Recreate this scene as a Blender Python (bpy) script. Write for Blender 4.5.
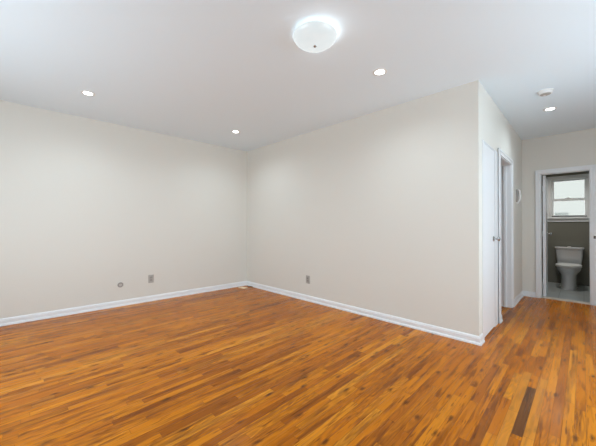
import bpy, bmesh, math
from math import sin, cos, pi, radians
from mathutils import Vector, Matrix

for _o in list(bpy.data.objects):
    bpy.data.objects.remove(_o)
SC = bpy.context.scene
COL = SC.collection

# ------------------------------------------------------------------ camera
F_PX, YAW, PITCH, ROLL, EYE = 286.2583, 0.7842, 0.0079, 0.0022, 1.18
fwd = Vector((cos(YAW) * cos(PITCH), sin(YAW) * cos(PITCH), sin(PITCH)))
rgt = Vector((sin(YAW), -cos(YAW), 0))
up = rgt.cross(fwd)
rgt, up = rgt * cos(ROLL) + up * sin(ROLL), up * cos(ROLL) - rgt * sin(ROLL)
cam = bpy.data.cameras.new('camera')
cam.sensor_fit = 'HORIZONTAL'
cam.sensor_width = 36.0
cam.lens = F_PX / 596 * 36.0
cam.clip_start = 0.02
cam_o = bpy.data.objects.new('camera', cam)
COL.objects.link(cam_o)
m = Matrix((rgt, up, -fwd)).transposed().to_4x4()
m.translation = Vector((0, 0, EYE))
cam_o.matrix_world = m
SC.camera = cam_o

# ------------------------------------------------------------------ daylight, lamps, exposure
EV = 0.86
SKY = 5.0                 # overcast daylight outside
SKY_COL = (0.78, 0.905, 1.0, 1)
SPOT_W = 16.0             # each recessed downlight
LENS_E = 6.0
DOME_W = 1.2
BATH_W = 25.0
LAMP_COL = (0.77, 0.915, 1.0)
world = bpy.data.worlds.new('sky')
SC.world = world
world.use_nodes = True
bg = world.node_tree.nodes['Background']
bg.inputs['Color'].default_value = SKY_COL
bg.inputs['Strength'].default_value = SKY
# overcast sky above, somewhat darker ground below the horizon
wn = world.node_tree.nodes
wl_ = world.node_tree.links.new
w_tc = wn.new('ShaderNodeTexCoord')
w_sp = wn.new('ShaderNodeSeparateXYZ')
wl_(w_tc.outputs['Generated'], w_sp.inputs[0])
w_rp = wn.new('ShaderNodeValToRGB')
w_rp.color_ramp.elements[0].position = 0.0
w_rp.color_ramp.elements[0].color = tuple(c * 0.9 for c in SKY_COL[:3]) + (1,)
w_rp.color_ramp.elements[1].position = 0.06
w_rp.color_ramp.elements[1].color = SKY_COL
w_mr = wn.new('ShaderNodeMapRange')
w_mr.inputs['From Min'].default_value = -0.08
w_mr.inputs['From Max'].default_value = 0.92
wl_(w_sp.outputs[2], w_mr.inputs['Value'])
wl_(w_mr.outputs[0], w_rp.inputs['Fac'])
wl_(w_rp.outputs['Color'], bg.inputs['Color'])
SC.view_settings.view_transform = 'Standard'
SC.view_settings.look = 'None'
SC.view_settings.gamma = 1.0
SC.view_settings.use_curve_mapping = False
SC.view_settings.exposure = EV
SC.cycles.use_denoising = True
SC.cycles.max_bounces = 14
SC.cycles.diffuse_bounces = 8
SC.cycles.glossy_bounces = 5
SC.cycles.sample_clamp_indirect = 6.0


def portal(name, loc, sx, sy, direction):
    l = bpy.data.lights.new(name, 'AREA')
    l.shape = 'RECTANGLE'
    l.size, l.size_y = sx, sy
    l.cycles.is_portal = True
    o = bpy.data.objects.new(name, l)
    COL.objects.link(o)
    o.location = loc
    o.rotation_euler = Vector(direction).to_track_quat('-Z', 'Y').to_euler()
    return o


# ------------------------------------------------------------------ materials
def mat(name, col, rough=0.5, metal=0.0, bump=0.0, bscale=200.0, var=0.0, spec=None, coat=0.0):
    M = bpy.data.materials.new(name)
    M.use_nodes = True
    nt = M.node_tree
    b = nt.nodes['Principled BSDF']
    b.inputs['Base Color'].default_value = (*col, 1)
    b.inputs['Roughness'].default_value = rough
    b.inputs['Metallic'].default_value = metal
    if spec is not None:
        b.inputs['Specular IOR Level'].default_value = spec
    b.inputs['Coat Weight'].default_value = coat
    tc = nt.nodes.new('ShaderNodeTexCoord')
    if var:
        n = nt.nodes.new('ShaderNodeTexNoise')
        n.inputs['Scale'].default_value = 3.0
        n.inputs['Detail'].default_value = 4.0
        nt.links.new(tc.outputs['Object'], n.inputs['Vector'])
        r = nt.nodes.new('ShaderNodeValToRGB')
        r.color_ramp.elements[0].position = 0.3
        r.color_ramp.elements[1].position = 0.7
        r.color_ramp.elements[0].color = (*[c * (1 - var) for c in col], 1)
        r.color_ramp.elements[1].color = (*[min(1, c * (1 + var)) for c in col], 1)
        nt.links.new(n.outputs['Fac'], r.inputs['Fac'])
        nt.links.new(r.outputs['Color'], b.inputs['Base Color'])
    if bump:
        n = nt.nodes.new('ShaderNodeTexNoise')
        n.inputs['Scale'].default_value = bscale
        n.inputs['Detail'].default_value = 2.0
        nt.links.new(tc.outputs['Object'], n.inputs['Vector'])
        bp = nt.nodes.new('ShaderNodeBump')
        bp.inputs['Strength'].default_value = bump
        bp.inputs['Distance'].default_value = 0.002
        nt.links.new(n.outputs['Fac'], bp.inputs['Height'])
        nt.links.new(bp.outputs['Normal'], b.inputs['Normal'])
    return M


def emis(name, col, strength):
    M = mat(name, col, 0.4)
    b = M.node_tree.nodes['Principled BSDF']
    b.inputs['Emission Color'].default_value = (*col, 1)
    b.inputs['Emission Strength'].default_value = strength
    return M


ROW_W, ROW_Y = 0.0505, 0.2465


def wood_floor():
    M = bpy.data.materials.new('oak_strip_floor')
    M.use_nodes = True
    nt = M.node_tree
    L = nt.links.new
    b = nt.nodes['Principled BSDF']

    def val(v):
        return v

    def math_(op, a, c=None, clamp=False):
        n = nt.nodes.new('ShaderNodeMath')
        n.operation = op
        n.use_clamp = clamp
        for i, x in enumerate((a, c)):
            if x is None:
                continue
            if isinstance(x, (int, float)):
                n.inputs[i].default_value = x
            else:
                L(x, n.inputs[i])
        return n.outputs[0]

    def comb(x, y, z=0.0):
        n = nt.nodes.new('ShaderNodeCombineXYZ')
        for i, q in enumerate((x, y, z)):
            if isinstance(q, (int, float)):
                n.inputs[i].default_value = q
            else:
                L(q, n.inputs[i])
        return n.outputs[0]

    def white(v, dim='2D'):
        n = nt.nodes.new('ShaderNodeTexWhiteNoise')
        n.noise_dimensions = dim
        if dim == '1D':
            L(v, n.inputs['W'])
        else:
            L(v, n.inputs['Vector'])
        return n.outputs['Value']

    def noise(v, scale, detail=3.0, rough=0.55, dist=0.0):
        n = nt.nodes.new('ShaderNodeTexNoise')
        n.inputs['Scale'].default_value = scale
        n.inputs['Detail'].default_value = detail
        n.inputs['Roughness'].default_value = rough
        n.inputs['Distortion'].default_value = dist
        L(v, n.inputs['Vector'])
        return n.outputs['Fac']

    def ramp(v, stops, interp='LINEAR'):
        n = nt.nodes.new('ShaderNodeValToRGB')
        cr = n.color_ramp
        cr.interpolation = interp
        while len(cr.elements) < len(stops):
            cr.elements.new(0.5)
        for e, (p, c) in zip(cr.elements, stops):
            e.position = p
            e.color = (*c, 1) if len(c) == 3 else c
        L(v, n.inputs['Fac'])
        return n.outputs['Color']

    def mix(fac, a, c, mode='MIX'):
        n = nt.nodes.new('ShaderNodeMix')
        n.data_type = 'RGBA'
        n.blend_type = mode
        for sock, q in ((n.inputs[0], fac), (n.inputs[6], a), (n.inputs[7], c)):
            if isinstance(q, (int, float)):
                sock.default_value = q
            elif isinstance(q, tuple):
                sock.default_value = (*q, 1)
            else:
                L(q, sock)
        return n.outputs[2]

    tc = nt.nodes.new('ShaderNodeTexCoord')
    sp = nt.nodes.new('ShaderNodeSeparateXYZ')
    L(tc.outputs['Object'], sp.inputs[0])
    X, Y = sp.outputs[0], sp.outputs[1]
    v = math_('DIVIDE', math_('SUBTRACT', Y, ROW_Y), ROW_W)
    row = math_('FLOOR', v)
    vf = math_('FRACT', v)
    r1 = white(row, '1D')
    r2 = white(math_('ADD', row, 91.7), '1D')
    length = math_('ADD', math_('MULTIPLY', r2, 0.75), 0.45)
    u = math_('DIVIDE', math_('ADD', X, math_('ADD', math_('MULTIPLY', r1, 9.0), 20.0)), length)
    colm = math_('FLOOR', u)
    uf = math_('FRACT', u)
    rc = white(comb(row, colm))
    rc2 = white(comb(math_('ADD', row, 37.3), math_('ADD', colm, 11.9)))
    # board tone
    tone = ramp(rc, [(0.0, (0.30, 0.085, 0.006)), (0.07, (0.42, 0.120, 0.006)),
                     (0.30, (0.51, 0.153, 0.006)), (0.66, (0.565, 0.180, 0.007)),
                     (0.88, (0.60, 0.202, 0.009)), (1.0, (0.69, 0.262, 0.020))])
    # long grain, offset per board
    shift = math_('MULTIPLY', rc2, 40.0)
    gv = comb(math_('ADD', math_('MULTIPLY', X, 1.6), shift), math_('ADD', math_('MULTIPLY', Y, 46.0), shift))
    g1 = noise(gv, 1.0, 5.0, 0.62, 0.3)
    grain = ramp(g1, [(0.30, (0.52, 0.42, 0.36)), (0.46, (1, 1, 1)), (0.72, (1.15, 1.2, 1.25))])
    c = mix(0.9, tone, grain, 'MULTIPLY')
    # broad soft dark patches along the boards
    bv = comb(math_('ADD', math_('MULTIPLY', X, 1.1), shift), math_('ADD', math_('MULTIPLY', Y, 9.0), math_('MULTIPLY', rc, 3.0)))
    bb = ramp(noise(bv, 1.0, 4.0, 0.6), [(0.32, (0.46, 0.38, 0.34)), (0.46, (1.04, 1.04, 1.04))])
    c = mix(0.75, c, bb, 'MULTIPLY')
    # cathedral figure on some boards
    fv = comb(math_('ADD', math_('MULTIPLY', X, 2.2), shift), math_('MULTIPLY', math_('ADD', Y, shift), 14.0))
    fig = math_('SINE', math_('MULTIPLY', noise(fv, 1.0, 1.5, 0.4), 70.0))
    figm = math_('MULTIPLY', math_('GREATER_THAN', rc2, 0.55), 0.36)
    c = mix(math_('MULTIPLY', math_('MULTIPLY', math_('ADD', fig, 1.0), 0.5), figm), c, (0.16, 0.05, 0.01))
    # dark mineral streaks
    sv = comb(math_('ADD', math_('MULTIPLY', X, 2.3), shift), math_('ADD', math_('MULTIPLY', Y, 24.0), shift))
    st = ramp(noise(sv, 1.0, 2.0, 0.5), [(0.55, (0, 0, 0)), (0.68, (1, 1, 1))])
    c = mix(math_('MULTIPLY', st, 0.72), c, (0.15, 0.040, 0.008))
    # fine dark flecks
    tv = comb(math_('ADD', math_('MULTIPLY', X, 7.0), shift), math_('ADD', math_('MULTIPLY', Y, 75.0), shift))
    tf = ramp(noise(tv, 1.0, 2.0, 0.5), [(0.60, (0, 0, 0)), (0.70, (1, 1, 1))])
    c = mix(math_('MULTIPLY', tf, 0.75), c, (0.13, 0.034, 0.005))
    # knots
    kv = comb(math_('MULTIPLY', X, 4.2), math_('MULTIPLY', Y, 12.0))
    vo = nt.nodes.new('ShaderNodeTexVoronoi')
    vo.voronoi_dimensions = '2D'
    vo.inputs['Scale'].default_value = 1.0
    L(kv, vo.inputs['Vector'])
    kr = white(vo.outputs['Color'], '3D')
    kd = math_('ADD', vo.outputs['Distance'], math_('MULTIPLY', math_('SUBTRACT', noise(kv, 4.0), 0.5), 0.34))
    kn = ramp(kd, [(0.03, (1, 1, 1)), (0.20, (0, 0, 0))])
    kn = math_('MULTIPLY', kn, math_('GREATER_THAN', kr, 0.70))
    c = mix(math_('MULTIPLY', kn, 0.85), c, (0.075, 0.022, 0.006))
    # the one near-black replacement board, and a reddish one, in the hall
    def board(rw, x0, x1):
        k = math_('COMPARE', row, float(rw))
        k.node.inputs[2].default_value = 0.4
        return math_('MULTIPLY', k, math_('MULTIPLY', math_('GREATER_THAN', X, x0), math_('LESS_THAN', X, x1)))
    dk = board(0, 2.02, 2.69)
    dcol = ramp(g1, [(0.3, (0.07, 0.025, 0.009)), (0.7, (0.22, 0.080, 0.020))])
    c = mix(dk, c, dcol)
    nb = math_('MAXIMUM', board(1, 1.5, 2.95), board(-1, 1.7, 2.9))
    c = mix(math_('MULTIPLY', nb, 0.5), c, mix(0.85, (0.66, 0.27, 0.035), grain, 'MULTIPLY'))
    # large soft variation of the finish
    big = noise(tc.outputs['Object'], 0.9, 2.0)
    c = mix(0.5, c, ramp(big, [(0.3, (0.86, 0.82, 0.78)), (0.7, (1.08, 1.08, 1.08))]), 'MULTIPLY')
    # joints between boards
    e1 = math_('MINIMUM', vf, math_('SUBTRACT', 1.0, vf))
    e2 = math_('MULTIPLY', math_('MINIMUM', uf, math_('SUBTRACT', 1.0, uf)), math_('DIVIDE', length, ROW_W))
    edge = math_('MINIMUM', e1, e2)
    gap = ramp(edge, [(0.012, (1, 1, 1)), (0.035, (0, 0, 0))])
    c = mix(math_('MULTIPLY', gap, 0.55), c, (0.11, 0.032, 0.008))
    L(c, b.inputs['Base Color'])
    rr = ramp(g1, [(0.3, (0.30, 0.30, 0.30)), (0.7, (0.22, 0.22, 0.22))])
    L(rr, b.inputs['Roughness'])
    b.inputs['Specular IOR Level'].default_value = 0.13
    bp = nt.nodes.new('ShaderNodeBump')
    bp.inputs['Strength'].default_value = 0.12
    bp.inputs['Distance'].default_value = 0.002
    hgt = math_('SUBTRACT', math_('MULTIPLY', g1, 0.5), gap)
    L(hgt, bp.inputs['Height'])
    L(bp.outputs['Normal'], b.inputs['Normal'])
    return M


def tile_floor():
    M = mat('grey_tile', (0.30, 0.32, 0.32), 0.35)
    nt = M.node_tree
    br = nt.nodes.new('ShaderNodeTexBrick')
    br.offset = 0.0
    br.inputs['Color1'].default_value = (0.38, 0.40, 0.39, 1)
    br.inputs['Color2'].default_value = (0.35, 0.37, 0.365, 1)
    br.inputs['Mortar'].default_value = (0.19, 0.2, 0.2, 1)
    br.inputs['Scale'].default_value = 1.0
    br.inputs['Brick Width'].default_value = 0.3
    br.inputs['Row Height'].default_value = 0.3
    br.inputs['Mortar Size'].default_value = 0.004
    tc = nt.nodes.new('ShaderNodeTexCoord')
    nt.links.new(tc.outputs['Object'], br.inputs['Vector'])
    nt.links.new(br.outputs['Color'], nt.nodes['Principled BSDF'].inputs['Base Color'])
    return M


def pane_mat(name, tint, alpha):
    M = bpy.data.materials.new(name)
    M.use_nodes = True
    nt = M.node_tree
    nt.nodes.clear()
    out = nt.nodes.new('ShaderNodeOutputMaterial')
    tr = nt.nodes.new('ShaderNodeBsdfTransparent')
    tr.inputs['Color'].default_value = (*tint, 1)
    gl = nt.nodes.new('ShaderNodeBsdfGlossy')
    gl.inputs['Roughness'].default_value = 0.05 if alpha > 0.025 else 0.5
    mx = nt.nodes.new('ShaderNodeMixShader')
    mx.inputs['Fac'].default_value = alpha
    nt.links.new(tr.outputs[0], mx.inputs[1])
    nt.links.new(gl.outputs[0], mx.inputs[2])
    nt.links.new(mx.outputs[0], out.inputs['Surface'])
    return M


WALL = mat('warm_white_wall_paint', (0.72, 0.702, 0.652), 0.7, bump=0.05, bscale=160, spec=0.2)
CEIL = mat('white_ceiling_paint', (0.785, 0.88, 0.945), 0.8, bump=0.04, bscale=160, spec=0.1)
TRIM = mat('white_gloss_trim', (0.80, 0.82, 0.84), 0.32, bump=0.02, bscale=90)
DOORW = mat('white_door_paint', (0.82, 0.84, 0.865), 0.38, bump=0.02, bscale=90)
BATHW = mat('taupe_bathroom_paint', (0.21, 0.205, 0.172), 0.6, bump=0.04)
OAK = wood_floor()
TILE = tile_floor()
STONE = mat('pale_stone_saddle', (0.62, 0.56, 0.48), 0.4, var=0.06)
PORC = mat('grey_porcelain', (0.68, 0.685, 0.70), 0.14, var=0.01, coat=0.4)
PLAST = mat('white_plastic', (0.80, 0.80, 0.79), 0.4, bump=0.01)
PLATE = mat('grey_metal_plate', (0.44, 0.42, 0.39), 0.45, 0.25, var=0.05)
DISC = mat('light_grey_disc', (0.50, 0.48, 0.45), 0.5, var=0.03)
SOCK = mat('grey_receptacle', (0.33, 0.31, 0.29), 0.5, var=0.03)
DARK = mat('dark_slot', (0.03, 0.03, 0.03), 0.6, var=0.1)
CHROME = mat('satin_chrome', (0.55, 0.55, 0.55), 0.22, 1.0, var=0.03)
BRONZE = mat('aged_metal', (0.16, 0.14, 0.12), 0.4, 0.8, var=0.1)
PALEW = mat('pale_bare_wood', (0.90, 0.72, 0.50), 0.6, var=0.12)
CABLE = mat('dark_cable', (0.05, 0.03, 0.02), 0.6, var=0.2)
LENS = emis('lit_lens', (1.0, 0.99, 0.97), LENS_E)
PANE = pane_mat('clear_glass', (0.97, 0.98, 0.98), 0.03)
OBSC = pane_mat('obscured_glass', tuple(math.sqrt(q / (SKY * c * 2 ** EV)) for q, c in zip((0.80, 0.87, 0.84), SKY_COL)), 0.02)

# ------------------------------------------------------------------ mesh helpers


def obj(name, bm, material, parent=None, smooth=False, angle=35):
    bmesh.ops.recalc_face_normals(bm, faces=bm.faces[:])
    me = bpy.data.meshes.new(name)
    bm.to_mesh(me)
    bm.free()
    me.materials.append(material)
    if smooth:
        me.shade_smooth()
        try:
            me.set_sharp_from_angle(angle=radians(angle))
        except Exception:
            pass
    o = bpy.data.objects.new(name, me)
    COL.objects.link(o)
    if parent is not None:
        o.parent = parent
    return o


def tag(o, label=None, cat=None, group=None, kind=None):
    for k, v in (('label', label), ('category', cat), ('group', group), ('kind', kind)):
        if v:
            o[k] = v
    return o


def empty(name, loc, rotz=0.0):
    o = bpy.data.objects.new(name, None)
    o.empty_display_size = 0.05
    COL.objects.link(o)
    o.location = loc
    o.rotation_euler = (0, 0, rotz)
    return o


def box(bm, lo, hi, bevel=0.0, seg=2):
    x0, y0, z0 = lo
    x1, y1, z1 = hi
    vs = [bm.verts.new(p) for p in ((x0, y0, z0), (x1, y0, z0), (x1, y1, z0), (x0, y1, z0),
                                    (x0, y0, z1), (x1, y0, z1), (x1, y1, z1), (x0, y1, z1))]
    fs = [bm.faces.new([vs[i] for i in q]) for q in
          ((0, 3, 2, 1), (4, 5, 6, 7), (0, 1, 5, 4), (1, 2, 6, 5), (2, 3, 7, 6), (3, 0, 4, 7))]
    if bevel:
        es = list({e for f in fs for e in f.edges})
        bmesh.ops.bevel(bm, geom=es, offset=bevel, segments=seg, profile=0.5, affect='EDGES')
    return bm


def lathe(bm, prof, mtx=Matrix.Identity(4), seg=40):
    rings = []
    for r, z in prof:
        if r < 1e-6:
            rings.append([bm.verts.new(mtx @ Vector((0, 0, z)))])
        else:
            rings.append([bm.verts.new(mtx @ Vector((r * cos(2 * pi * i / seg), r * sin(2 * pi * i / seg), z)))
                          for i in range(seg)])
    for a, c in zip(rings, rings[1:]):
        for i in range(seg):
            j = (i + 1) % seg
            if len(a) == 1 and len(c) == 1:
                continue
            if len(a) == 1:
                bm.faces.new((a[0], c[j], c[i]))
            elif len(c) == 1:
                bm.faces.new((a[i], a[j], c[0]))
            else:
                bm.faces.new((a[i], a[j], c[j], c[i]))
    return bm


def loft(bm, secs, n=48):
    """secs: (z, x0, x1, yc, half width, exponent); rings of superellipses."""
    rings = []
    for z, x0, x1, yc, hw, ex in secs:
        cxx, ax = (x0 + x1) / 2, (x1 - x0) / 2
        ring = []
        for i in range(n):
            t = 2 * pi * i / n
            c, s = cos(t), sin(t)
            ring.append(bm.verts.new((cxx + ax * math.copysign(abs(c) ** (2 / ex), c),
                                      yc + hw * math.copysign(abs(s) ** (2 / ex), s), z)))
        rings.append(ring)
    for a, c in zip(rings, rings[1:]):
        for i in range(n):
            j = (i + 1) % n
            bm.faces.new((a[i], a[j], c[j], c[i]))
    bm.faces.new(rings[0][::-1])
    bm.faces.new(rings[-1])
    return bm


def sweep(bm, path, prof):
    """prof (offset, z) swept along a 2-D path with mitred corners; offset goes to the right of travel."""
    P = [Vector(p) for p in path]
    n = len(P)
    rings = []
    for i in range(n):
        d0 = (P[i] - P[i - 1]).normalized() if i else None
        d1 = (P[i + 1] - P[i]).normalized() if i < n - 1 else None
        if d0 is None:
            d0 = d1
        if d1 is None:
            d1 = d0
        n0, n1 = Vector((d0.y, -d0.x)), Vector((d1.y, -d1.x))
        mi = (n0 + n1).normalized()
        mi = mi / max(0.2, mi.dot(n0))
        rings.append([bm.verts.new((P[i].x + mi.x * o, P[i].y + mi.y * o, z)) for o, z in prof])
    k = len(prof)
    for a, c in zip(rings, rings[1:]):
        for i in range(k):
            j = (i + 1) % k
            bm.faces.new((a[i], c[i], c[j], a[j]))
    bm.faces.new(rings[0])
    bm.faces.new(rings[-1][::-1])
    return bm


def tube(bm, pts, r, seg=10):
    P = [Vector(p) for p in pts]
    rings = []
    for i, p in enumerate(P):
        d = (P[min(i + 1, len(P) - 1)] - P[max(i - 1, 0)]).normalized()
        a = d.orthogonal().normalized() if not rings else (prev_a - d * prev_a.dot(d)).normalized()
        prev_a = a
        c = d.cross(a)
        rings.append([bm.verts.new(p + (a * cos(2 * pi * k / seg) + c * sin(2 * pi * k / seg)) * r) for k in range(seg)])
    for a, c in zip(rings, rings[1:]):
        for i in range(seg):
            j = (i + 1) % seg
            bm.faces.new((a[i], a[j], c[j], c[i]))
    bm.faces.new(rings[0][::-1])
    bm.faces.new(rings[-1])
    return bm


def wall_bm(p0, p1, z0, z1, thick, holes=()):
    """one connected wall from p0 to p1 (2-D), its room face on that line, thickness to the LEFT of travel."""
    bm = bmesh.new()
    a, c = Vector(p0), Vector(p1)
    d = (c - a)
    ln = d.length
    d.normalize()
    nrm = Vector((-d.y, d.x)) * thick
    us = sorted({0.0, ln, *[h[0] for h in holes], *[h[1] for h in holes]})
    zs = sorted({z0, z1, *[h[2] for h in holes], *[h[3] for h in holes]})
    nu, nz = len(us) - 1, len(zs) - 1

    def solid(i, j):
        if i < 0 or j < 0 or i >= nu or j >= nz:
            return False
        u, z = (us[i] + us[i + 1]) / 2, (zs[j] + zs[j + 1]) / 2
        return not any(h[0] < u < h[1] and h[2] < z < h[3] for h in holes)
    cache = {}

    def vert(i, j, k):
        key = (i, j, k)
        if key not in cache:
            q = a + d * us[i] + nrm * k
            cache[key] = bm.verts.new((q.x, q.y, zs[j]))
        return cache[key]
    for i in range(nu):
        for j in range(nz):
            if not solid(i, j):
                continue
            for k in (0, 1):
                bm.faces.new([vert(i, j, k), vert(i + 1, j, k), vert(i + 1, j + 1, k), vert(i, j + 1, k)])
            for (di, dj, q) in ((-1, 0, ((i, j), (i, j + 1))), (1, 0, ((i + 1, j), (i + 1, j + 1))),
                                (0, -1, ((i, j), (i + 1, j))), (0, 1, ((i, j + 1), (i + 1, j + 1)))):
                if not solid(i + di, j + dj):
                    (s, t) = q
                    bm.faces.new([vert(*s, 0), vert(*t, 0), vert(*t, 1), vert(*s, 1)])
    return bm


def struct(name, bm, material, label=None, cat=None, **k):
    return tag(obj(name, bm, material, **k), label, cat, kind='structure')


# ------------------------------------------------------------------ room shell
H = 2.634
XB, YC, XD = 3.283, 0.7375, 6.119        # back wall, hall wall, end wall


def ya(x):                                # left wall, a little out of square
    return 4.6995 - 0.0326 * (x - XB)


XW, YS = -1.25, -1.35                     # wall behind the camera, right wall
XBATH, YBL, YBR, HB = 8.0, 0.62, -0.95, 2.42
DT = 2.035                                # bathroom door opening
DY0, DY1 = -0.077, 0.505
C0, C1 = 3.49, 3.995                      # closet door
O0, O1, OT = 4.30, 5.092, 2.065           # side doorway

struct('floor', box(bmesh.new(), (XW - 0.1, YS - 0.1, -0.12), (6.16, ya(XW) + 0.1, 0.0)), OAK,
       'glossy orange oak strip floor running down the hall', 'floor')
struct('ceiling', box(bmesh.new(), (XW - 0.1, YS - 0.1, H), (XD + 0.12, ya(XW) + 0.1, H + 0.12)), CEIL,
       'plain white ceiling over the empty room', 'ceiling')
struct('wall_left', wall_bm((XB + 0.12, ya(XB + 0.12)), (XW - 0.1, ya(XW - 0.1)), 0, H, -0.12), WALL,
       'long blank off-white wall on the left', 'wall')
struct('wall_back', wall_bm((XB, YC), (XB, ya(XB)), 0, H, -0.12), WALL,
       'blank off-white wall ending at the hall corner', 'wall')
struct('wall_hall', wall_bm((XB + 0.12, YC), (XD, YC), 0, H, 0.12,
                            [(C0 - XB - 0.12, C1 - XB - 0.12, 0, 2.062), (O0 - XB - 0.12, O1 - XB - 0.12, 0, OT)]), WALL,
       'hall side wall with closet door and doorway', 'wall')
struct('wall_end', wall_bm((XD, YS - 0.15), (XD, 2.75), 0, H, -0.12, [(DY0 - YS + 0.15, DY1 - YS + 0.15, 0, DT)]), WALL,
       'end wall of the hall around the bathroom doorway', 'wall')
struct('wall_right', wall_bm((XW, YS), (XD, YS), 0, H, -0.15, [(2.5, 5.1, 0.75, 2.05)]), WALL)
struct('wall_near', wall_bm((XW, ya(XW)), (XW, YS), 0, H, -0.15, [(1.2, 3.6, 0.75, 2.05)]), WALL)
# the side room behind the doorway and the closet behind its door
struct('wall_side_room', wall_bm((4.08, 2.6), (XD, 2.6), 0, H, 0.12), WALL)
struct('wall_closet', wall_bm((4.08, YC + 0.12), (4.08, 2.6), 0, H, 0.1), WALL)
# bathroom
struct('floor_bathroom', box(bmesh.new(), (6.16, YBR - 0.1, -0.12), (XBATH + 0.2, YBL + 0.1, 0.0)), TILE,
       'grey tiled bathroom floor', 'floor')
struct('ceiling_bathroom', box(bmesh.new(), (XD + 0.12, YBR - 0.1, HB), (XBATH + 0.2, YBL + 0.1, HB + 0.12)), CEIL)
WY0, WY1, WZ0, WZ1 = -0.07, 0.494, 1.345, 2.16
struct('wall_bathroom', wall_bm((XBATH, YBR - 0.1), (XBATH, YBL + 0.1), 0, HB, -0.2,
                                [(WY0 - YBR + 0.1, WY1 - YBR + 0.1, WZ0, WZ1)]), BATHW,
       'taupe bathroom wall under the window', 'wall')
struct('wall_bathroom_left', wall_bm((XD + 0.12, YBL), (XBATH, YBL), 0, HB, 0.1), BATHW)
struct('wall_bathroom_right', wall_bm((XD + 0.12, YBR), (XBATH, YBR), 0, HB, -0.1), BATHW)
struct('trim_1', box(bmesh.new(), (6.125, DY0 + 0.002, 0.0), (6.25, DY1 - 0.002, 0.012), 0.004), STONE,
       'pale stone threshold strip at the bathroom doorway', 'threshold')

# baseboards with a shoe moulding
BP = [(0.0, 0.0), (0.024, 0.0), (0.024, 0.012), (0.020, 0.021), (0.0135, 0.025), (0.0135, 0.062),
      (0.011, 0.066), (0.010, 0.074), (0.006, 0.081), (0.0, 0.085)]


def baseboard(name, path, label=None):
    return struct(name, sweep(bmesh.new(), path, BP), TRIM, label, 'baseboard' if label else None)


baseboard('baseboard_left', [(XW, ya(XW)), (XB, ya(XB))], 'white baseboard along the left wall')
baseboard('baseboard_back', [(XB, ya(XB)), (XB, YC), (C0 - 0.085, YC)],
          'white baseboard along the back wall, wrapping the hall corner')
baseboard('baseboard_hall', [(O1 + 0.062, YC), (XD, YC), (XD, DY1 + 0.058)],
          'white baseboard in the far corner of the hall')
baseboard('baseboard_near', [(XW, YS), (XW, ya(XW))])
baseboard('baseboard_right', [(XD, YS), (XW, YS)])
baseboard('baseboard_end', [(XD, DY0 - 0.058), (XD, YS)])


def casing(name, axis, face, sgn, a0, a1, top, w, depth, wall_t, label=None, cat=None, wl=None, wr=None, foot=0.0, band=True):
    """door lining and casing round an opening; the casing is proud of the wall face on side sgn."""
    bm = bmesh.new()
    wl, wr = wl or w, wr or w

    def b(u0, u1, z0, z1, f0, f1, bev=0.003):
        lo, hi = sorted((f0, f1))
        if axis == 'x':
            box(bm, (u0, lo, z0), (u1, hi, z1), bev)
        else:
            box(bm, (lo, u0, z0), (hi, u1, z1), bev)
    f = face
    rv = 0.004
    b(a0 - wl, a0 + rv, foot, top + w, f, f + sgn * depth)
    b(a1 - rv, a1 + wr, foot, top + w, f, f + sgn * depth)
    b(a0 + rv, a1 - rv, top - rv, top + w, f, f + sgn * depth)
    # raised outer band
    if band:
        b(a0 - wl, a0 - wl * 0.55, foot, top + w, f, f + sgn * (depth + 0.006))
        b(a1 + wr * 0.55, a1 + wr, foot, top + w, f, f + sgn * (depth + 0.006))
        b(a0 - wl * 0.55, a1 + wr * 0.55, top + w * 0.6, top + w, f, f + sgn * (depth + 0.006))
    # lining of the reveal
    back = f - sgn * wall_t
    b(a0, a0 + 0.014, foot, top, f, back, 0.001)
    b(a1 - 0.014, a1, foot, top, f, back, 0.001)
    b(a0 + 0.014, a1 - 0.014, top - 0.014, top, f, back, 0.001)
    o = struct(name, bm, TRIM, label, cat)
    return o


def knob(parent, loc, direction, material, name='door_knob'):
    q = Vector(direction).to_track_quat('Z', 'Y').to_matrix().to_4x4()
    mtx = Matrix.Translation(Vector(loc)) @ q
    k = obj(name, lathe(bmesh.new(), [(0.0, 0.034), (0.010, 0.034), (0.019, 0.038), (0.026, 0.046), (0.027, 0.054),
                                      (0.023, 0.062), (0.012, 0.067), (0.0, 0.068)], mtx, 28), material, parent, True)
    obj('rose', lathe(bmesh.new(), [(0.0, 0.0), (0.031, 0.0), (0.031, 0.004), (0.024, 0.009), (0.011, 0.011),
                                    (0.010, 0.036), (0.0, 0.036)], mtx, 28), material, k, True)
    return k


# side doorway
dw = casing('trim_2', 'x', YC, -1, O0, O1, OT, 0.062, 0.012, 0.12,
            'white casing round the open side doorway in the hall', 'door casing', wl=0.13)
bm = bmesh.new()
box(bm, (O1 - 0.026, YC + 0.055, 0.0), (O1 - 0.014, YC + 0.09, OT - 0.014), 0.001)
obj('door_stop', bm, TRIM, dw)
bm = bmesh.new()
sweep(bm, [(O0 - 0.13, YC - 0.012), (O0 + 0.004, YC - 0.012)], [(o * 0.6, z) for o, z in BP])
obj('plinth', bm, TRIM, dw)
# closet door
cc = casing('trim_3', 'x', YC, -1, C0, C1, 2.062, 0.008, 0.004, 0.12,
            'narrow white casing round the shut closet door', 'door casing', wl=0.07, wr=0.165, band=False)
bm = bmesh.new()
box(bm, (C0 + 0.016, YC - 0.001, 0.010), (C1 - 0.016, YC + 0.036, 2.045), 0.002)
d1 = struct('door_1', bm, DOORW, 'shut flat white closet door with round knob beside the room corner', 'door')
knob(d1, (C1 - 0.075, YC - 0.001, 1.03), (0, -1, 0), CHROME)
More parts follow.
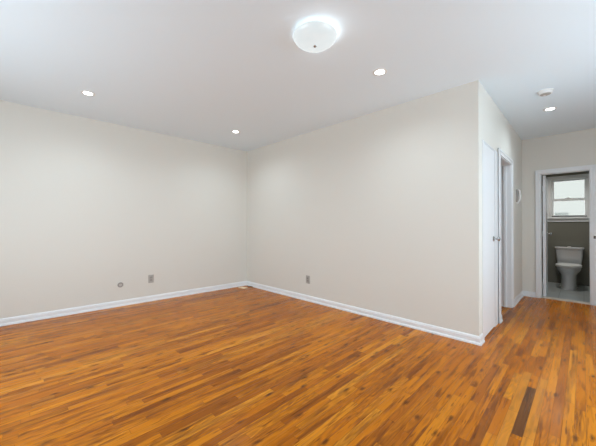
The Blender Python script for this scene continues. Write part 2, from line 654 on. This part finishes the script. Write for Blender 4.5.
# bathroom doorway and its open door
casing('trim_4', 'y', XD, -1, DY0, DY1, DT, 0.056, 0.014, 0.12,
       'white casing round the bathroom doorway', 'door casing')
d2 = empty('door_2', (XD + 0.128, DY1 - 0.026, 0.0), radians(1.6))
tag(d2, 'white bathroom door swung open against the left side', 'door', kind='structure')
bm = bmesh.new()
box(bm, (0.0, -0.036, 0.012), (0.56, 0.0, 2.015), 0.002)
obj('door_leaf', bm, DOORW, d2)
for z in (0.26, 1.05, 1.80):
    bm = bmesh.new()
    box(bm, (-0.012, -0.004, z - 0.045), (0.002, 0.003, z + 0.045), 0.001)
    lathe(bm, [(0.0, z - 0.047), (0.006, z - 0.047), (0.006, z + 0.047), (0.0, z + 0.047)],
          Matrix.Translation((-0.010, -0.002, 0)), 12)
    obj('hinge', bm, TRIM, d2)
knob(d2, (0.50, -0.036, 1.035), (0, -1, 0), CHROME)

# ------------------------------------------------------------------ windows


def frame_bm(axis_x, y0, y1, z0, z1, w, t, wb=None, wt=None):
    """rectangular frame in the plane x = axis_x, t thick toward +x; one connected mesh."""
    wb, wt = wb or w, wt or w
    bm = wall_bm((axis_x, y0), (axis_x, y1), z0, z1, -t, [(w, y1 - y0 - w, z0 + wb, z1 - wt)])
    return bm


XS = XBATH + 0.085
w1 = empty('window_1', (XBATH, 0.212, WZ0))
tag(w1, 'bathroom sash window with pale obscured panes above the toilet', 'window', kind='structure')


def wpart(name, bm, material, parent=w1, local=True, **k):
    if local:
        bmesh.ops.translate(bm, verts=bm.verts[:], vec=-Vector(w1.location))
    return obj(name, bm, material, parent, **k)


bm = frame_bm(XBATH - 0.016, WY0 - 0.045, WY1 + 0.046, WZ0 - 0.03, WZ1 + 0.046, 0.047, 0.016, 0.031, 0.047)
wpart('window_casing', bm, TRIM)
bm = box(bmesh.new(), (XBATH - 0.045, WY0 - 0.07, WZ0 - 0.022), (XS + 0.05, WY1 + 0.05, WZ0), 0.004)
box(bm, (XBATH - 0.018, WY0 - 0.045, WZ0 - 0.083), (XBATH, WY1 + 0.046, WZ0 - 0.020), 0.003)
wpart('window_sill', bm, TRIM)
wpart('window_frame', frame_bm(XBATH + 0.004, WY0, WY1, WZ0, WZ1, 0.02, 0.19), TRIM)
us = wpart('upper_sash', frame_bm(XS + 0.03, WY0 + 0.02, WY1 - 0.02, 1.70, WZ1 - 0.02, 0.034, 0.03, 0.045, 0.03), TRIM)
ls = wpart('lower_sash', frame_bm(XS, WY0 + 0.02, WY1 - 0.02, 1.385, 1.745, 0.026, 0.03, 0.012, 0.05), TRIM)
wpart('pane', box(bmesh.new(), (XS + 0.043, WY0 + 0.05, 1.742), (XS + 0.047, WY1 - 0.05, WZ1 - 0.048)), OBSC, us)
wpart('pane', box(bmesh.new(), (XS + 0.013, WY0 + 0.044, 1.395), (XS + 0.017, WY1 - 0.044, 1.70)), OBSC, ls)
bm = box(bmesh.new(), (XS - 0.012, 0.195, 1.745), (XS + 0.026, 0.255, 1.757), 0.003)
lathe(bm, [(0.0, 1.756), (0.012, 1.756), (0.012, 1.768), (0.0, 1.770)], Matrix.Translation((XS + 0.01, 0.225, 0)), 16)
wpart('sash_lock', bm, PLAST, ls)
wpart('bottom_seal', box(bmesh.new(), (XS - 0.03, WY0 + 0.004, 1.3655), (XS + 0.028, WY1 - 0.004, 1.3845), 0.002), DARK)

for (n, o_loc, size, dirn, rot) in (('added_window_2', (XW - 0.15, ya(XW) - 2.4, 1.4), (2.4, 1.3), (1, 0, 0), 0),  # both windows are unseen, added behind the camera to light the room
                                    ('added_window_3', (XW + 3.8, YS - 0.15, 1.4), (2.6, 1.3), (0, 1, 0), pi / 2)):
    w = empty(n, o_loc, rot)
    tag(w, kind='structure')
    hw = size[0] / 2
    bm = frame_bm(0.03, -hw, hw, -0.65, 0.65, 0.05, 0.08)
    box(bm, (0.05, -0.03, -0.60), (0.09, 0.03, 0.60))
    obj('window_frame', bm, TRIM, w)
    obj('pane', box(bmesh.new(), (0.066, -hw + 0.04, -0.61), (0.070, hw - 0.04, 0.61)), PANE, w)
    portal('daylight_portal', Vector(o_loc) + Vector(dirn) * 0.01, size[0] - 0.02, size[1] - 0.02, dirn)
portal('daylight_portal', (XBATH + 0.19, 0.212, (WZ0 + WZ1) / 2), 0.8, WY1 - WY0, (-1, 0, 0))

# ------------------------------------------------------------------ ceiling fittings


def downlight(x, y, label, z=H, watts=SPOT_W, colour=LAMP_COL):
    t = empty('recessed_light', (x, y, z))
    tag(t, label, 'ceiling light', 'recessed downlights in the ceiling')
    obj('trim_ring', lathe(bmesh.new(), [(0.043, -0.0005), (0.066, -0.0005), (0.066, -0.003), (0.060, -0.006), (0.048, -0.007),
                                         (0.043, -0.005), (0.043, -0.0005)], seg=48), PLAST, t, True)
    obj('lens', lathe(bmesh.new(), [(0.0, -0.005), (0.03, -0.005), (0.0425, -0.0045), (0.0425, -0.001), (0.0, -0.001)], seg=48), LENS, t, True)
    l = bpy.data.lights.new('downlight_lamp', 'SPOT')
    l.energy = watts
    l.color = colour
    l.spot_size = radians(160)
    l.spot_blend = 0.9
    l.shadow_soft_size = 0.05
    lo = bpy.data.objects.new('downlight_lamp', l)
    COL.objects.link(lo)
    lo.parent = t
    lo.location = (0, 0, -0.02)
    return t


downlight(0.590, 3.866, 'leftmost lit recessed ceiling light, above the long left wall')
downlight(2.455, 3.818, 'small lit recessed ceiling light near the far room corner')
downlight(2.455, 1.360, 'lit recessed ceiling light just right of the glass dome lamp')
downlight(4.720, 0.290, 'lit recessed ceiling light in the hall past the smoke detector', watts=10.0)
downlight(7.15, 0.42, 'added unseen light in the bathroom ceiling above the toilet', z=HB, watts=BATH_W, colour=(1.0, 0.97, 0.90))  # unseen lamp added to brighten the bathroom

# dome lamp
t = empty('dome_ceiling_lamp', (1.605, 1.425, H))
tag(t, 'white glass dome lamp mounted flush on the ceiling', 'ceiling lamp')
obj('pan', lathe(bmesh.new(), [(0.0, -0.0005), (0.12, -0.0005), (0.12, -0.012), (0.112, -0.016), (0.0, -0.016)], seg=56), PLAST, t, True)
GLASS = bpy.data.materials.new('white_opal_glass')
GLASS.use_nodes = True
nt = GLASS.node_tree
b = nt.nodes['Principled BSDF']
b.inputs['Base Color'].default_value = (0.22, 0.23, 0.235, 1)
b.inputs['Roughness'].default_value = 0.15
tcn = nt.nodes.new('ShaderNodeTexCoord')
nn = nt.nodes.new('ShaderNodeTexNoise')
nn.inputs['Scale'].default_value = 14.0
nn.inputs['Detail'].default_value = 3.0
nt.links.new(tcn.outputs['Object'], nn.inputs['Vector'])
rp = nt.nodes.new('ShaderNodeValToRGB')
rp.color_ramp.elements[0].color = (0.80, 0.92, 0.95, 1)
rp.color_ramp.elements[1].color = (0.95, 0.99, 1.0, 1)
nt.links.new(nn.outputs['Fac'], rp.inputs['Fac'])
nt.links.new(rp.outputs['Color'], b.inputs['Emission Color'])
b.inputs['Emission Strength'].default_value = 0.38
shade_prof = [(0.165, -0.036), (0.163, -0.042), (0.155, -0.056), (0.138, -0.072), (0.112, -0.086), (0.080, -0.096), (0.045, -0.102),
              (0.008, -0.104), (0.008, -0.100), (0.045, -0.098), (0.080, -0.092), (0.112, -0.082), (0.138, -0.067), (0.152, -0.053),
              (0.160, -0.040), (0.165, -0.036)]
obj('glass_shade', lathe(bmesh.new(), shade_prof, seg=64), GLASS, t, True, 60)
bm = lathe(bmesh.new(), [(0.0, -0.016), (0.004, -0.016), (0.004, -0.104), (0.011, -0.105), (0.013, -0.109), (0.009, -0.114), (0.0, -0.116)], seg=20)
obj('finial', bm, CHROME, t, True)
l = bpy.data.lights.new('dome_bulb', 'POINT')
l.energy = DOME_W
l.color = (0.90, 0.97, 1.0)
l.shadow_soft_size = 0.015
lo = bpy.data.objects.new('dome_bulb', l)
COL.objects.link(lo)
lo.parent = t
lo.location = (0.03, -0.03, -0.034)

# smoke detector
t = empty('smoke_detector', (4.06, 0.285, H))
tag(t, 'round white smoke detector on the hall ceiling', 'smoke detector')
obj('base_plate', lathe(bmesh.new(), [(0.0, -0.0005), (0.068, -0.0005), (0.068, -0.010), (0.064, -0.012), (0.0, -0.012)], seg=40), PLAST, t, True)
obj('housing', lathe(bmesh.new(), [(0.0, -0.012), (0.058, -0.012), (0.060, -0.020), (0.058, -0.032), (0.050, -0.036), (0.0, -0.036)], seg=40), PLAST, t, True)
obj('test_button', lathe(bmesh.new(), [(0.0, -0.036), (0.012, -0.036), (0.012, -0.041), (0.0, -0.042)], Matrix.Translation((0.02, 0.01, 0)), 20), PLAST, t, True)
obj('underside_shade', lathe(bmesh.new(), [(0.0, -0.0362), (0.046, -0.0362), (0.044, -0.039), (0.0, -0.039)], seg=40), PLATE, t, True)['label'] = 'grey disc painting the shaded underside'

# ------------------------------------------------------------------ wall plates


def outlet(loc, rotz, label):
    """plate in the local y-z plane, facing local -x."""
    t = empty('wall_outlet', loc, rotz)
    tag(t, label, 'electrical outlet')
    obj('cover_plate', box(bmesh.new(), (-0.006, -0.039, -0.062), (0.0, 0.039, 0.062), 0.0025), PLATE, t)
    for s in (-1, 1):
        r = obj('receptacle', box(bmesh.new(), (-0.0085, -0.017, s * 0.0195 - 0.0145), (-0.005, 0.017, s * 0.0195 + 0.0145), 0.003), SOCK, t)
        for q in (-1, 1):
            obj('slot', box(bmesh.new(), (-0.0092, q * 0.0065 - 0.0012, s * 0.0195 - 0.002), (-0.0075, q * 0.0065 + 0.0012, s * 0.0195 + 0.007)), DARK, r)
    obj('screw', lathe(bmesh.new(), [(0.0, 0.0), (0.0035, 0.0), (0.003, 0.0015), (0.0, 0.0018)],
                       Matrix.Translation((-0.0058, 0, 0)) @ Matrix.Rotation(-pi / 2, 4, 'Y'), 12), CHROME, t)
    return t


ang_a = math.atan(-0.0326)
outlet((1.54, ya(1.54), 0.345), ang_a + pi / 2 * -1 + 0.0, 'grey rectangular outlet on the left wall, right of the round jack') if False else None
# facing -y needs local -x -> -y : rotate +90 deg
outlet((1.54, ya(1.54), 0.345), pi / 2 + ang_a, 'grey rectangular outlet on the left wall, right of the round jack')
outlet((XB, 3.052, 0.333), 0.0, 'grey outlet low on the back wall, right of the room corner')
t = empty('cable_jack', (1.13, ya(1.13), 0.309), pi / 2 + ang_a)
tag(t, 'small round grey cable jack low on the left wall', 'wall jack')
ax = Matrix.Rotation(-pi / 2, 4, 'Y')
obj('ring', lathe(bmesh.new(), [(0.019, 0.0), (0.037, 0.0), (0.037, 0.005), (0.033, 0.009), (0.022, 0.009), (0.019, 0.006), (0.019, 0.0)], ax, 36), SOCK, t, True)
obj('centre_disc', lathe(bmesh.new(), [(0.0, 0.0), (0.019, 0.0), (0.019, 0.005), (0.0, 0.006)], ax, 28), DISC, t, True)['label'] = 'pale centre disc'

# intercom handset by the far end of the hall
t = empty('wall_intercom', (5.53, YC, 1.645))
tag(t, 'white wall intercom handset on the hall side wall', 'intercom')
obj('base_plate', box(bmesh.new(), (-0.042, -0.022, -0.10), (0.042, 0.0, 0.095), 0.006), SOCK, t)
bm = tube(bmesh.new(), [(0.0, -0.022, -0.095), (0.0, -0.036, -0.088), (0.0, -0.045, -0.055), (0.0, -0.048, 0.0),
                        (0.0, -0.045, 0.055), (0.0, -0.036, 0.083), (0.0, -0.022, 0.09)], 0.014, 12)
obj('handset', bm, PLAST, t, True)
obj('hook', box(bmesh.new(), (-0.02, -0.034, -0.122), (0.02, 0.0, -0.101), 0.004), PLAST, t)
# latch keeper at the right edge of the bathroom doorway
t = empty('latch_keeper', (XD - 0.014, -0.1145, 1.012))
tag(t, 'small dark metal latch keeper on the casing right of the bathroom doorway', 'latch')
obj('keeper_plate', box(bmesh.new(), (-0.009, -0.014, -0.022), (-0.0055, 0.010, 0.022), 0.001), BRONZE, t)
obj('keeper_loop', tube(bmesh.new(), [(-0.008, -0.004, -0.012), (-0.020, -0.004, -0.010), (-0.024, -0.004, 0.0), (-0.020, -0.004, 0.010), (-0.008, -0.004, 0.012)], 0.003, 8), BRONZE, t, True)

# ------------------------------------------------------------------ toilet
TX, TY = 7.55, 0.205
t = empty('toilet', (TX, TY, 0.0))
tag(t, 'white two-piece toilet under the bathroom window', 'toilet')


def tl(secs):
    return [(z, x0 - TX, x1 - TX, 0.0, hw, ex) for z, x0, x1, hw, ex in secs]


obj('bowl', loft(bmesh.new(), tl([(0.0, 7.225, 7.84, 0.116, 2.8), (0.018, 7.225, 7.84, 0.116, 2.8), (0.03, 7.235, 7.83, 0.110, 2.7),
                                  (0.12, 7.245, 7.83, 0.107, 2.7), (0.22, 7.25, 7.84, 0.108, 2.6), (0.265, 7.245, 7.85, 0.116, 2.5),
                                  (0.30, 7.232, 7.87, 0.138, 2.4), (0.335, 7.215, 7.90, 0.163, 2.3), (0.37, 7.206, 7.93, 0.177, 2.3), (0.40, 7.205, 7.94, 0.180, 2.3),
                                  (0.408, 7.21, 7.935, 0.176, 2.3)])), PORC, t, True, 50)
obj('seat', loft(bmesh.new(), tl([(0.409, 7.205, 7.70, 0.180, 2.3), (0.413, 7.20, 7.705, 0.184, 2.3), (0.425, 7.20, 7.705, 0.184, 2.3),
                                  (0.430, 7.206, 7.70, 0.179, 2.3)])), PLAST, t, True, 50)
lid = obj('seat_lid', loft(bmesh.new(), tl([(0.4315, 7.205, 7.71, 0.180, 2.3), (0.436, 7.20, 7.715, 0.185, 2.3), (0.447, 7.203, 7.715, 0.183, 2.3),
                                            (0.455, 7.23, 7.70, 0.165, 2.3), (0.458, 7.30, 7.64, 0.12, 2.3)])), PLAST, t, True, 50)
for s in (-1, 1):
    obj('hinge', box(bmesh.new(), (7.712 - TX, s * 0.07 - 0.018, 0.409), (7.745 - TX, s * 0.07 + 0.018, 0.448), 0.006), PLAST, lid)
tank = obj('tank', loft(bmesh.new(), tl([(0.4085, 7.80, 7.955, 0.160, 5), (0.425, 7.785, 7.965, 0.175, 6), (0.55, 7.775, 7.968, 0.190, 7),
                                         (0.725, 7.765, 7.972, 0.203, 8)])), PORC, t, True, 40)
tl_ = obj('tank_lid', loft(bmesh.new(), tl([(0.726, 7.757, 7.976, 0.210, 8), (0.731, 7.752, 7.980, 0.214, 8), (0.752, 7.752, 7.980, 0.214, 8),
                                            (0.761, 7.760, 7.975, 0.208, 8)])), PORC, t, True, 40)
obj('flush_button', lathe(bmesh.new(), [(0.0, 0.761), (0.026, 0.761), (0.026, 0.766), (0.022, 0.771), (0.0, 0.772)],
                          Matrix.Translation((7.80 - TX, 0, 0)), 28), PLAST, t, True)
obj('supply_hose', tube(bmesh.new(), [(7.99 - TX, 0.17, 0.16), (7.93 - TX, 0.17, 0.16), (7.90 - TX, 0.165, 0.22), (7.90 - TX, 0.14, 0.32), (7.90 - TX, 0.13, 0.415)], 0.007, 10), CHROME, t, True)
for s in (-1, 1):
    obj('bolt_cap', lathe(bmesh.new(), [(0.0, 0.0), (0.014, 0.0), (0.012, 0.014), (0.0, 0.02)], Matrix.Translation((7.62 - TX, s * 0.118, 0.001)), 16), PLAST, t, True)

# ledge object seen through the lower pane
TRANS = bpy.data.materials.new('milky_plastic')
TRANS.use_nodes = True
nt = TRANS.node_tree
nt.nodes.clear()
out = nt.nodes.new('ShaderNodeOutputMaterial')
tl1 = nt.nodes.new('ShaderNodeBsdfTranslucent')
tl1.inputs['Color'].default_value = (0.9, 0.92, 0.92, 1)
df1 = nt.nodes.new('ShaderNodeBsdfTransparent')
mx1 = nt.nodes.new('ShaderNodeMixShader')
mx1.inputs['Fac'].default_value = 0.15
nt.links.new(tl1.outputs[0], mx1.inputs[1])
nt.links.new(df1.outputs[0], mx1.inputs[2])
nt.links.new(mx1.outputs[0], out.inputs['Surface'])
t = box(bmesh.new(), (XS + 0.045, 0.225, WZ0 + 0.021), (XS + 0.10, 0.432, 1.455), 0.006)
tag(obj('ledge_box', t, TRANS), 'pale flat box on the ledge behind the lower bathroom window pane', 'box')

# ------------------------------------------------------------------ odds and ends on the floor
t = empty('wood_scrap', (3.085, 4.535, 0.0), radians(110))
tag(t, 'small pale wood scrap lying on the floor by the far room corner', 'wood scrap')
bm = bmesh.new()
vs = [bm.verts.new(p) for p in ((-0.085, -0.04, 0.0005), (0.06, -0.055, 0.0005), (0.09, 0.025, 0.0005), (-0.05, 0.055, 0.0005))]
f = bm.faces.new(vs)
r = bmesh.ops.extrude_face_region(bm, geom=[f])
bmesh.ops.translate(bm, verts=[v for v in r['geom'] if isinstance(v, bmesh.types.BMVert)], vec=(0, 0, 0.006))
obj('chip', bm, PALEW, t)
cb = tube(bmesh.new(), [(3.245, 4.62, 0.006), (3.235, 4.58, 0.006), (3.232, 4.545, 0.009), (3.238, 4.51, 0.012), (3.25, 4.48, 0.009), (3.247, 4.45, 0.006)], 0.0055, 8)
tag(obj('cable_stub', cb, CABLE, smooth=True), 'short dark cable end at the foot of the back wall baseboard in the far corner', 'cable')
